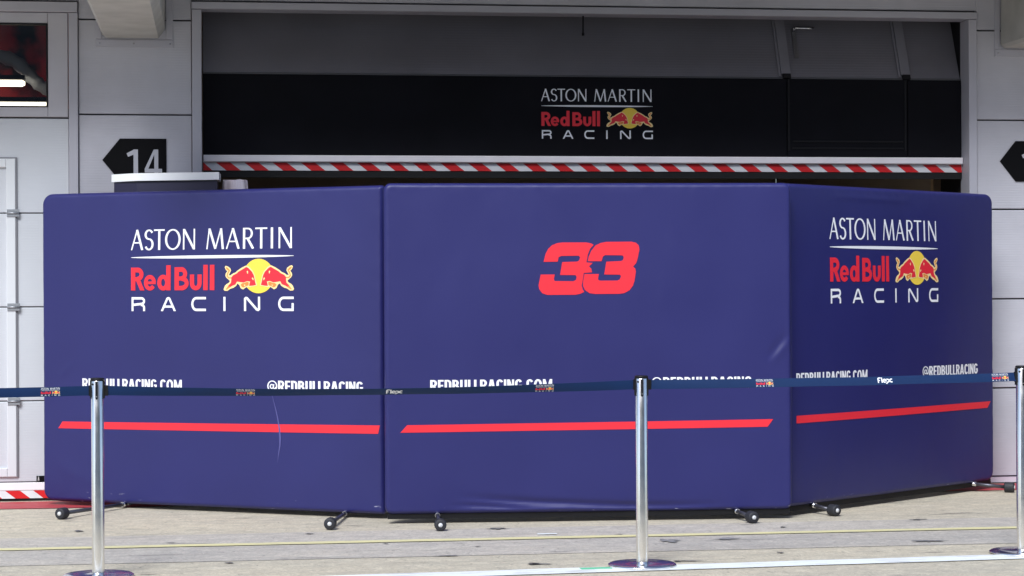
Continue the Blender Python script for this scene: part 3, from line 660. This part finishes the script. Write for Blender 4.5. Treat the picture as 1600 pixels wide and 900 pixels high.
hb = MB(); hb.tube(tilt(2.143,0.385,0.008), tilt(2.143,0.385,0.055), 0.011, n=12); hb.tube(tilt(2.143,0.385,0.052), tilt(2.285,0.385,0.052), 0.010, n=12); hb.build('lever', M_STEEL, hp)
box('bottom_rail', M_RAIL, G, gx0, gx1, 0.095, 0.18, 2.342, 2.391, c=0.006)
tp = box('hazard_tape', M_TAPEW, G, gx0, gx1, 0.126, 0.18, 2.284, 2.340)
stripes(tp, gx0, gx1, 0.1245, 2.2842, 2.3398, 0.30, per=0.1975, wd=0.098, sl=0.072)
box('rubber_seal', M_RUBBER, G, gx0, gx1, 0.130, 0.18, 2.236, 2.282)
cd = MB(); cd.tube((0.538,0.10,3.396),(0.538,0.104,3.270),0.006,n=8); cd.tube((0.538,0.104,3.274),(0.538,0.104,3.255),0.010,n=8); cd.build('pull_cord', M_BLK, G)
team_logo(G, lambda off: (lambda x, z: (x, 0.135-off, z)), 0.237, 2.518, 0.813/LW)
o = box('timber_post', M_WOOD, None, -0.03, 0.03, -0.03, 0.03, 0.006, 2.30); o.location = world_of(3.34, 0.62, 0); o.rotation_euler = (0,0,YAW)
tag(o, 'pale timber post inside the garage at the right end of the opening', 'post')

# unseen next garage, added with a dark opening to darken the right screen
H = wall_frame('sectional_door'); tag(H, 'raised dark sectional door of the unseen next garage, added beyond the right edge', 'garage door')
box('door_section', M_DOORG, H, 4.21, 9.73, 0.135, 0.18, 2.80, 3.39, c=0.004); box('bottom_rail', M_RAIL, H, 4.21, 9.73, 0.122, 0.18, 2.75, 2.797, c=0.004)
tp = box('hazard_tape', M_TAPEW, H, 4.21, 9.73, 0.126, 0.18, 2.692, 2.748); stripes(tp, 4.21, 9.73, 0.1245, 2.6922, 2.7478, 4.3, per=0.1975, wd=0.098, sl=0.072)

# ------------------------------------------------------------------ numbered arrow signs
def arrow_sign(x0, zc, txt, label):
    o = empty('garage_sign', world_of(x0, -0.004, zc), YAW); tag(o, label, 'sign', 'black garage number signs')
    P = [(0,0),(0.120,-0.148),(0.436,-0.148),(0.436,0.148),(0.120,0.148)]
    b = MB(); n = len(P)
    b.add([(x,-0.004,z) for x,z in P]+[(x,0.003,z) for x,z in P], [tuple(range(n)), tuple(range(2*n-1,n-1,-1))]+[(i,n+i,n+(i+1)%n,(i+1)%n) for i in range(n)])
    b.build('plate', M_SIGN, o)
    fn = lambda x, z: (x, -0.0058, z); d = MB()
    one = stroke([(0.165,0.032),(0.208,0.065),(0.2080,0.066)], 0.024)+[rect(0.212,0.2425,-0.13,0.073), [(0.165,0.046),(0.216,0.073),(0.228,0.073),(0.228,0.044),(0.175,0.022)]]
    V, F = glyph('one', one[-2:]); d.add([fn(x, z) for x, z in V], F)
    if txt == '14':
        four = [rect(0.375,0.4025,-0.13,0.073), rect(0.310,0.428,-0.086,-0.060)]+[[(0.310,-0.086),(0.310,-0.060),(0.372,0.073),(0.402,0.073),(0.402,0.064),(0.384,0.060),(0.332,-0.066)]]
        V, F = glyph('four', four); d.add([fn(x-0.022, z) for x, z in V], F)
    else:
        five = stroke([(0.40,0.060),(0.318,0.060),(0.312,-0.012),(0.35,0.0)]+arc(0.35,-0.058,0.05,0.058,85,-140,12), 0.026)
        V, F = glyph('five', five); d.add([fn(x, z) for x, z in V], F)
    d.build('numeral', M_SIGNT, o)
arrow_sign(-2.846, 2.346, '14', 'black left pointing arrow sign with grey number 14 on the wall')
arrow_sign(3.608, 2.359, '15', 'black left pointing arrow sign cut by the right edge of the picture')

# ================================================================== BLUE SCREENS
def screen(P, d, a0, a1, zb, zt, seed, label, creases, rl=0.045, rr=0.045):
    ang = math.atan2(d[1], d[0]); root = empty('garage_screen', (P[0], P[1], 0), ang)
    tag(root, label, 'screen', 'blue fabric screens on castors hiding the garage')
    w_, h_ = a1-a0, zt-zb; T = 0.075; re = 0.027
    def disp(x, z):
        v = 0.006*noise.noise(Vector((x*1.1+seed, z*0.7, seed)))+0.0026*noise.noise(Vector((x*3.1, z*2.2+seed, 2.0)))+0.0008*noise.noise(Vector((x*9, z*5+seed, 4.0)))
        u_ = 2*(x-a0)/w_-1; v_ = 2*(z-zb)/h_-1; v += 0.022*max(0, 1-u_*u_)*max(0, 1-v_*v_)**0.8      # cloth bellied out a little
        eg = min(x-a0, a1-x, zt-z); eb = z-zb                                    # tension ripples running in from the hems
        v += 0.0022*math.exp(-max(eg,0)/0.10)*noise.noise(Vector((x*9+z*9, seed, 1.0)))+0.0035*math.exp(-max(eb,0)/0.16)*noise.noise(Vector((x*7+z*4, seed, 6.0)))
        for f in creases: v += f(x, z)
        return v
    def edge(x, z):
        ex = min(x-a0, a1-x); ez = min(z-zb, zt-z)
        rc = rl if x < (a0+a1)/2 else rr
        if ex < rc and ez < rc: return rc-math.hypot(rc-ex, rc-ez)
        return min(ex, ez)
    def front(x, z):
        e = min(max(edge(x, z)/re, 0), 1); k = math.sqrt(max(0, 1-(1-e)**2))
        pk = 0.0018*math.exp(-(edge(x,z)/0.05)**2)*noise.noise(Vector((x*22, z*22, seed)))      # puckered hem
        return T/2*(1-k)-disp(x, z)*k-pk*k
    fr = [0, .06, .15, .27, .42, .6, .8, 1.0]
    def axis(a, b, n):
        e = [a+re*t for t in fr]; e2 = [a+re+(0.095-re)*t for t in (.15,.33,.5,.66,.82,1)]
        lo = e+e2; hi = [b-(q-a) for q in reversed(lo)]
        mid = [lo[-1]+(hi[0]-lo[-1])*i/n for i in range(1, n)]
        return lo+mid+hi
    xs = axis(a0, a1, 150); zs = axis(zb, zt, 110)
    def rnd(x, z):
        rc = rl if x < (a0+a1)/2 else rr
        cx = a0+rc if x < a0+rc else (a1-rc if x > a1-rc else x); cz = zb+rc if z < zb+rc else (zt-rc if z > zt-rc else z)
        dx, dz = x-cx, z-cz
        if dx and dz:
            m = max(abs(dx), abs(dz)); l = math.hypot(dx, dz); k = m/l; return cx+dx*k, cz+dz*k
        return x, z
    mb = MB(); nx, nz_ = len(xs), len(zs); vf = []; vb = []
    for x in xs:
        for z in zs:
            X, Z = rnd(x, z); wob = 0.0
            yf = front(X, Z); e = min(max(edge(X, Z)/re, 0), 1); k = math.sqrt(max(0, 1-(1-e)**2))
            vf.append((X, yf, Z)); vb.append((X, T/2+T/2*k, Z))
    q = [(i*nz_+j, (i+1)*nz_+j, (i+1)*nz_+j+1, i*nz_+j+1) for i in range(nx-1) for j in range(nz_-1)]
    mb.add(vf, q, 0, True)
    st_ = 1
    mb.add(vb, [tuple(reversed(f)) for f in q], 0, True)
    mb.build('fabric_cover', M_FAB, root)
    box('gap_shade_bar', M_BLK, root, a0+0.015, a1-0.015, T*0.30, T*0.80, 0.034, zb+0.012)  # black bar standing in for the shade in the gap under the screen
    fn_at = lambda off: (lambda x, z: (x, front(x, z)-off, z))
    return root, fn_at
def red_band(root, fn_at, x0, x1, z0a, z1a, z0b, z1b, sl0, sl1):
    b = MB(); n = 60; up = []; lo = []; fn = fn_at(0.0022)
    for i in range(n+1):
        t = i/n; zl = z0a+(z0b-z0a)*t; zh = z1a+(z1b-z1a)*t
        lo.append(fn(x0+(x1-sl1-x0)*t, zl)); up.append(fn(x0+sl0+(x1-x0-sl0)*t, zh))
    b.add(lo+up, [(i, i+1, n+2+i, n+1+i) for i in range(n)])
    b.build('red_band', M_RED, root)
def web(root, fn_at, s, x0, x1, z, h=0.070):
    text_condensed(root, s, x0, x1, z, h, fn_at(0.0022))
def castor(root, wheel_xy, a_hinge, zb):
    """wheel_xy in world; folding foot from under the screen out to a roller whose axle runs along the foot"""
    inv = (Matrix.Translation(root.location) @ root.rotation_euler.to_matrix().to_4x4()).inverted()
    wl = inv @ Vector((*wheel_xy, 0.036+0.006))
    hp_ = Vector((a_hinge, 0.045, zb-0.004)); d = (wl-hp_).normalized(); dh = Vector((d.x, d.y, 0)).normalized()
    lg = MB(); lg.tube(hp_+d*0.01, wl-dh*0.025, 0.0125, n=12)
    leg = lg.build('foot', M_TUBE, root)
    bk = MB(); bk.tube(hp_+Vector((0,0,0.03)), hp_-Vector((0,0,0.008)), 0.016, n=12); bk.tube(hp_+d*0.02, hp_+d*0.06, 0.0165, n=12); bk.build('bracket', M_STEEL, leg)
    z_ = dh; x_ = Vector((0,0,1)).cross(z_).normalized(); y_ = z_.cross(x_)
    Mx = Matrix((x_, y_, z_)).transposed().to_4x4(); Mx.translation = wl
    wh = MB(); wh.lathe([(0.012,-0.034),(0.030,-0.034),(0.0345,-0.030),(0.036,-0.024),(0.036,0.024),(0.0345,0.030),(0.031,0.034),(0.016,0.034),(0.016,0.028),(0.0,0.028)], 28, 0, Mx)
    wheel = wh.build('wheel', M_WHEEL, root, sharp=50)
    hb_ = MB(); hb_.lathe([(0.0135,0.027),(0.013,0.036),(0.010,0.039),(0.0,0.0405)], 16, 0, Mx); hb_.build('hub', mat('hub_white', (0.62,0.63,0.65), 0.35), wheel)
    rl = MB(); b2 = Vector((2*hp_.x-wl.x, 0.10+0.30, wl.z))            # the matching foot behind
    rl.tube(hp_+Vector((0,0.03,0)), b2, 0.0125, n=10); rl.lathe([(0.0,-0.03),(0.036,-0.03),(0.036,0.03),(0.0,0.03)], 20, 0, Matrix.Translation(b2) @ Matrix.Rotation(R(90),4,'X')); rl.build('rear_foot', M_TUBE, root)

def crease(p, q, wd, amp, bend=0.0):
    p, q = Vector(p), Vector(q); d = q-p; L_ = d.length; d.normalize(); nrm = Vector((-d.y, d.x))
    def f(x, z):
        r = Vector((x, z))-p; t = r.dot(d)/L_
        if t < -0.2 or t > 1.2: return 0.0
        s = r.dot(nrm)-bend*4*t*(1-t); e = max(0.0, 1-(2*t-1)**2) if 0 < t < 1 else 0.0
        return amp*e*math.exp(-(s/wd)**2)
    return f
K = 1.02
la = lambda a: a*K
lz = lambda z: 1.45+(z-1.45)*K
L, lfn = screen((-3.107*K, 13.9*K), (2.323,-.98), 0.0, la(2.509), lz(.062), lz(2.086), 3.0,
    'blue fabric screen on castors at left, angled towards the left, with the big team logo',
    [crease((0.14,0.86),(0.26,0.98),0.02,0.003), crease((0.1,0.3),(0.5,0.12),0.05,0.003)], 0.075, 0.02)
Cn, cfn = screen((-.784,12.9), (2.529,.2), 0.0, 2.533, 0.064, 2.097, 8.0,
    'blue fabric screen on castors in the middle with the red number 33',
    [crease((0.42,0.175),(2.1,0.105),0.020,-0.018,-0.03), crease((0.45,0.125),(1.1,0.10),0.012,-0.010,-0.01), crease((0.5,0.10),(1.5,0.10),0.02,0.009), crease((2.37,0.99),(2.50,1.16),0.022,-0.007), crease((2.40,0.97),(2.53,1.13),0.02,0.005), crease((0.38,0.12),(0.9,0.085),0.012,-0.006)])
Rt, rfn = screen((1.76,13.23), (1.65,1.72), -0.03, 2.405, 0.066, 2.100, 15.0,
    'blue fabric screen on castors at right in deep shade, angled towards the right',
    [crease((0.4,2.03),(1.4,2.02),0.02,0.004), crease((0.2,1.2),(0.5,0.9),0.05,0.002)], 0.02, 0.075)
Nx, nfn = screen((4.15,14.75), (0.55,-2.45), 0.0, 2.50, 0.066, 2.100, 23.0,
    'blue fabric screen added unseen beyond the right edge to darken the right screen', [])  # added unseen screen, keeps light off the right one
castor(Nx, (3.95,14.3), 0.35, 0.066); castor(Nx, (4.35,12.6), 2.15, 0.066)
team_logo(L, lfn, la(.706), lz(1.313), 1.193*K/LW)
team_logo(Rt, rfn, .396, 1.340, 1.257/LW)
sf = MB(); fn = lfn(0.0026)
V, F = glyph('crease_light', stroke([(1.735,.80),(1.752,.74),(1.768,.68),(1.782,.62),(1.792,.56),(1.797,.50),(1.795,.45),(1.785,.40),(1.776,.34)], [.001,.003,.006,.008,.010,.012,.009,.006,.001]))
sf.add([fn(x*K, z) for x, z in V], F); sf.build('crease_light', mat('crease_light_pale', (0.085,0.085,0.26), 0.5), L)  # light caught on a fabric crease, painted as a pale arc
# number 33
T3B = [(755,365),(765,320),(790,262),(832,210),(882,185),(940,173),(1190,172),(1240,183),(1266,210),(1273,250),(1255,340),(1240,385),(1208,420),(1230,438),(1236,470),(1222,560),(1205,610),(1170,655),(1120,682),(1070,690),(830,690),(770,682),(725,650),(706,610),(708,560),(722,492),(866,492),(856,538),(862,553),(880,558),(1050,558),(1075,545),(1086,517),(1078,500),(918,497),(940,370),(1090,364),(1108,354),(1115,325),(1102,308),(930,305),(907,318),(893,365)]
T3A = [(315,370),(335,290),(362,240),(400,205),(450,185),(500,178),(740,178),(790,188),(815,203),(780,240),(756,300),(742,376),(805,382),(768,415),(790,440),(797,475),(715,482),(702,560),(693,605),(703,645),(718,668),(680,687),(630,697),(350,697),(300,680),(270,640),(264,600),(285,495),(425,495),(416,540),(424,560),(610,562),(635,550),(643,520),(632,502),(478,500),(500,372),(650,368),(670,355),(678,325),(665,310),(490,312),(465,325),(455,368)]
for key, P in (('3a', T3A), ('3b', T3B)):
    V, F = glyph(key, [[(x/6.4*.00398, -y/6.4*.00398) for x, y in P]])
    nb = MB(); fn = cfn(0.0022); nb.add([fn(.949+x-41.25*.00398, 1.7315+z+27.2*.00398) for x, z in V], F); nb.build('digit', M_RED, Cn)
web(L, lfn, 'REDBULLRACING.COM', la(.324), la(1.087), lz(.805)); web(L, lfn, '@REDBULLRACING', la(1.709), la(2.376), lz(.808))
web(Cn, cfn, 'REDBULLRACING.COM', .279, 1.03, .818); web(Cn, cfn, '@REDBULLRACING', 1.646, 2.275, .824)
web(Rt, rfn, 'REDBULLRACING.COM', .035, .794, .834); web(Rt, rfn, '@REDBULLRACING', 1.455, 2.172, .834)
red_band(L, lfn, la(.130), la(2.488), lz(.543), lz(.588), lz(.558), lz(.610), .035, 0.012)
red_band(Cn, cfn, .095, 2.411, .566, .612, .580, .627, .042, .036)
red_band(Rt, rfn, .036, 2.35, .588, .636, .586, .631, 0.0, .045)
for a in (L,):
    castor(a, (-2.846,13.29), 0.64, lz(.062)); castor(a, (-1.098,12.64), 2.27, lz(.062))
castor(Cn, (-.434,12.545), 0.32, 0.064); castor(Cn, (1.460,12.873), 2.17, 0.064)
castor(Rt, (2.018,13.25), 0.23, 0.066); castor(Rt, (3.466,14.70), 2.12, 0.066)

# ================================================================== BARRIER POSTS AND BELTS
def barrier_post(name, loc, rz, H, label):
    o = empty(name, (loc[0], loc[1], 0.0095), rz); tag(o, label, 'barrier post', 'chrome belt barrier posts')
    b = MB(); b.lathe([(0.0,0.0),(0.175,0.0),(0.178,0.003),(0.177,0.007),(0.166,0.0125),(0.12,0.014),(0.046,0.017),(0.040,0.020),(0.0,0.0205)], 64); b.build('base', mat('base_chrome', (0.80,0.80,0.82), 0.17, metal=1.0, var=0.05, vscale=20), o, sharp=60)
    r = 0.0315
    b = MB(); b.lathe([(r,0.021),(r,H-0.012),(r-0.001,H-0.010)], 40); b.build('pole', M_POLE, o)
    b = MB(); b.lathe([(0.0,H-0.006),(r+0.0025,H-0.006),(r+0.0035,H-0.004),(r+0.0035,H+0.002),(r-0.002,H+0.0055),(0.0,H+0.006)], 32); b.lathe([(r-0.004,H-0.012),(r-0.004,H-0.004)], 32); cap = b.build('cap', M_BLK, o)
    # belt slots: dark upright slots with a round lower end, one facing front and back, with latches at the sides
    def wrap(u, z, a, off): t = a+u/r; return ((r+off)*math.sin(t), -(r+off)*math.cos(t), z)
    sl = MB()
    for a in (0, math.pi):
        out = arc(0, H-0.096, 0.0062, 0.0062, 180, 360, 8)+[(0.0062,H-0.012),(-0.0062,H-0.012)]
        V, F = glyph(('slot', round(H,3)), [out]); sl.add([wrap(u, z, a, 0.0009) for u, z in V], F)
    slot = sl.build('slot', M_BLK, o)
    sc_ = MB(); sc_.tube(wrap(0,H-0.088,0,0.0009), wrap(0,H-0.088,0,0.0025), 0.0028, n=10); sc_.build('screw', M_STEEL, slot)
    for s in (-1, 1):
        la = MB(); la.box(min(s*(r-0.002), s*(r+0.0045)), max(s*(r-0.002), s*(r+0.0045)), -0.012, 0.012, H-0.098, H-0.007)
        la.build('latch', M_BLK, o)
    b = MB(); b.tube(wrap(-0.021,H-0.026,0,-0.001), wrap(-0.021,H-0.026,0,0.0018), 0.0055, n=12); b.build('button', M_BLK, o)
    return o
POSTS = [(-4.75,10.25,0.99), (-2.09,10.60,0.993), (0.668,10.913,0.978), (2.748,11.355,1.003)]
PL = ['chrome barrier post beyond the left edge of the picture', 'chrome barrier post in front of the left screen', 'chrome barrier post in front of the screen with number 33', 'chrome barrier post cut by the right edge of the picture']
for (px, py, H), lb in zip(POSTS, PL): barrier_post('barrier_post', (px, py), math.atan2(px, py)*-1*0.0+0.05, H, lb)
M_BELT = mat('belt_navy', (0.005, 0.024, 0.088), 0.5, spec=0.2, bump=0.5, bscale=300, var=0.06, vscale=8)
def mini_logo(fn_at, s0, wd):
    f = fn_at(0.0007); k = wd/LW; lo = MB(); q = lambda x, z: f(s0+x*k, (z-.262)*k*1.02)
    for ch, a, b in ASTON: place(lo, optima(ch, (b-a)/.132), a, .392, .132, .132, q, 0)
    for ch, a, b in RACE: place(lo, square(ch, (b-a)/.090), a, 0, .090, .090, q, 0)
    lo.add([q(0.03,.34),q(LW-.03,.34),q(LW-.03,.352),q(0.03,.352)], [(0,1,2,3)], 0)
    for ch, a, b in REDB: place(lo, futura(ch, (b-a)/.147), a, .133, .147, .147, q, 1)
    V, F = glyph('sun', []); lo.add([q(.942+x, .22+z) for x, z in V], F, 2)
    f2 = fn_at(0.0011); q2 = lambda x, z: f2(s0+x*k, (z-.262)*k*1.02)
    for mir in (False, True):
        for key, mi in (('bo', 3), ('br', 1)):
            g = GC[(key, mir)]; ff = q2 if mi == 3 else (lambda x, z: fn_at(0.0014)(s0+x*k, (z-.262)*k*1.02))
            lo.add([ff(.942+x, .22+z) for x, z in g[0]], g[1], mi)
    return lo
def flex_word(fn_at, s0, h):
    f = fn_at(0.0007); b = MB(); k = 0.20
    P = stroke([(0.1,0),(0.1,0.62)]+arc(0.32,0.72,0.22,0.2,180,90,5)+[(0.62,0.92)], k)+stroke([(0.1,0.45),(0.42,0.45)], k*0.8)+stroke([(0.78,0.98),(0.78,0)], k)
    P += stroke(arc(1.25,0.36,0.27,0.28,-30,300,18), k*0.95)+stroke([(1.0,0.36),(1.5,0.36)], k*0.7)+[rect(1.45,1.72,-0.2,0.0)]
    P += stroke([(1.62,0.62),(1.80,0.62)]+arc(1.84,0.36,0.22,0.26,90,-90,8)+[(1.66,0.10)], k)+stroke([(2.66,0.64),(2.5,0.64)]+arc(2.44,0.37,0.22,0.26,90,270,8)+[(2.66,0.11)], k)+stroke([(2.0,0.36),(2.3,0.36)], k)
    place(b, glyph('flex', P), s0, -h*0.42, h, h, f); return b
def barrier_belt(i0, i1, z0, z1, sag, tw0, twm, tw1, logos, word, label):
    A = POSTS[i0]; E_ = POSTS[i1]; pa = Vector((A[0], A[1], 0)); pb = Vector((E_[0], E_[1], 0)); d = (pb-pa); Lg = d.length; d.normalize()
    pa += d*0.038; Lg -= 0.076; nrm = Vector((d.y, -d.x, 0)); hw = 0.0245
    def at(s, v, off=0.0):
        t = s/Lg; tw = R(tw0*(1-t)**2+2*(2*twm-(tw0+tw1)/2)*t*(1-t)+tw1*t*t)+R(3.0)*noise.noise(Vector((s*2.2, i0*3.0, 0)))
        z = z0+(z1-z0)*t-sag*4*t*(1-t)+0.0015*noise.noise(Vector((s*3, 1, i0)))
        up = Vector((0,0,1))*math.cos(tw)+nrm*math.sin(tw); fc = nrm*math.cos(tw)-Vector((0,0,1))*math.sin(tw)
        cup = 0.0016*(1-(v/hw)**2)
        return pa+d*s+Vector((0,0,z))+up*v+fc*(off+cup)
    o = empty('barrier_belt', pa); tag(o, label, 'belt', 'navy belts strung between the chrome posts')
    b = MB(); n = 90; vv = [-1,-.5,0,.5,1]; m = len(vv)
    Vs = [at(Lg*i/n, hw*v)-pa for i in range(n+1) for v in vv]+[at(Lg*i/n, hw*v, -0.0011)-pa for i in range(n+1) for v in vv]
    N_ = (n+1)*m
    F = [(i*m+j,(i+1)*m+j,(i+1)*m+j+1,i*m+j+1) for i in range(n) for j in range(m-1)]
    F += [tuple(N_+k for k in reversed(f)) for f in F]
    F += [(i*m,N_+i*m,N_+(i+1)*m,(i+1)*m) for i in range(n)]+[((i+1)*m+m-1,N_+(i+1)*m+m-1,N_+i*m+m-1,i*m+m-1) for i in range(n)]
    b.add(Vs, F, 0, True); b.build('webbing', M_BELT, o, sharp=40)
    for s, zz in ((0.0, z0), (Lg, z1)):
        c = pa+d*s+Vector((0,0,zz))-pa; cl = MB(); sg = 1 if s == 0 else -1
        q0, q1 = (-0.004, 0.014) if s == 0 else (-0.005, 0.004)
        P = [c+d*x+nrm*y+Vector((0,0,z)) for z in (-0.0265,0.0265) for x, y in ((q0,0.008),(q1,0.006),(q1,-0.006),(q0,-0.008))]
        cl.add(P, [(3,2,1,0),(4,5,6,7),(0,1,5,4),(1,2,6,5),(2,3,7,6),(3,0,4,7)]); cl.build('clip', M_BLK, o)
    fa = lambda off: (lambda s, v: at(s, v, off)-pa)
    for s in logos: tag(mini_logo(fa, s, 0.094).build('lettering', [M_WHITE, M_RED, M_YEL, M_CREAM], o), kind='stuff')
    for s in word: tag(flex_word(fa, s, 0.031).build('lettering', M_WHITE, o), kind='stuff')
barrier_belt(0, 1, .944, .944, 0.012, 4, 10, 6, [2.366], [], 'navy belt running off the left edge from the first chrome post')
barrier_belt(1, 2, .944, .946, 0.022, 10, 48, 8, [.655, 2.185], [1.415], 'long navy belt sagging between the two nearest chrome posts')
barrier_belt(2, 3, .946, .958, 0.006, -14, -27, -20, [.585, 1.915], [1.262], 'short bright blue belt running up to the post at the right edge')

# ================================================================== THINGS BEHIND THE LEFT SCREEN
cb = empty('equipment_cabinet', (-2.33, 14.25, 0)); tag(cb, 'tall cabinet with a white top edge showing above the left screen', 'cabinet')
top = [(-2.717,14.30),(-2.530,14.15),(-1.952,14.05),(-1.985,14.38),(-2.60,14.42)]
rel = [(x+2.33, y-14.25) for x, y in top]
t_ = MB(); t_.prism(rel, 2.183, 2.234); t_.build('top_slab', M_CABW, cb)
bd_ = MB(); bd_.prism([(x*0.955, y*0.9+0.004) for x, y in rel], 0.006, 2.181); bd_.build('body', M_CABN, cb)
wr = MB(); n = 36; prof = []
vs_ = []; rows = 40
for k in range(rows+1):
    z = 0.006+2.182*k/rows; 
    for i in range(n):
        t = 2*math.pi*i/n; rr = (0.088+0.014*noise.noise(Vector((math.cos(t)*2.5, math.sin(t)*2.5, z*6))))*(1 if k < rows-1 else (0.97 if k < rows else 0.90))
        vs_.append((rr*math.cos(t), rr*math.sin(t), z+(0.012*noise.noise(Vector((math.cos(t)*3, math.sin(t)*3, 9))) if k == rows else 0)))
wr.add(vs_, [(k*n+i,k*n+(i+1)%n,(k+1)*n+(i+1)%n,(k+1)*n+i) for k in range(rows) for i in range(n)]+[tuple(rows*n+i for i in range(n))], 0, False)
o = wr.build('wrapped_roll', M_WRAP); o.location = (-1.875, 14.28, 0)
tag(o, 'crumpled pinkish plastic wrapped roll beside the white topped cabinet', 'roll')
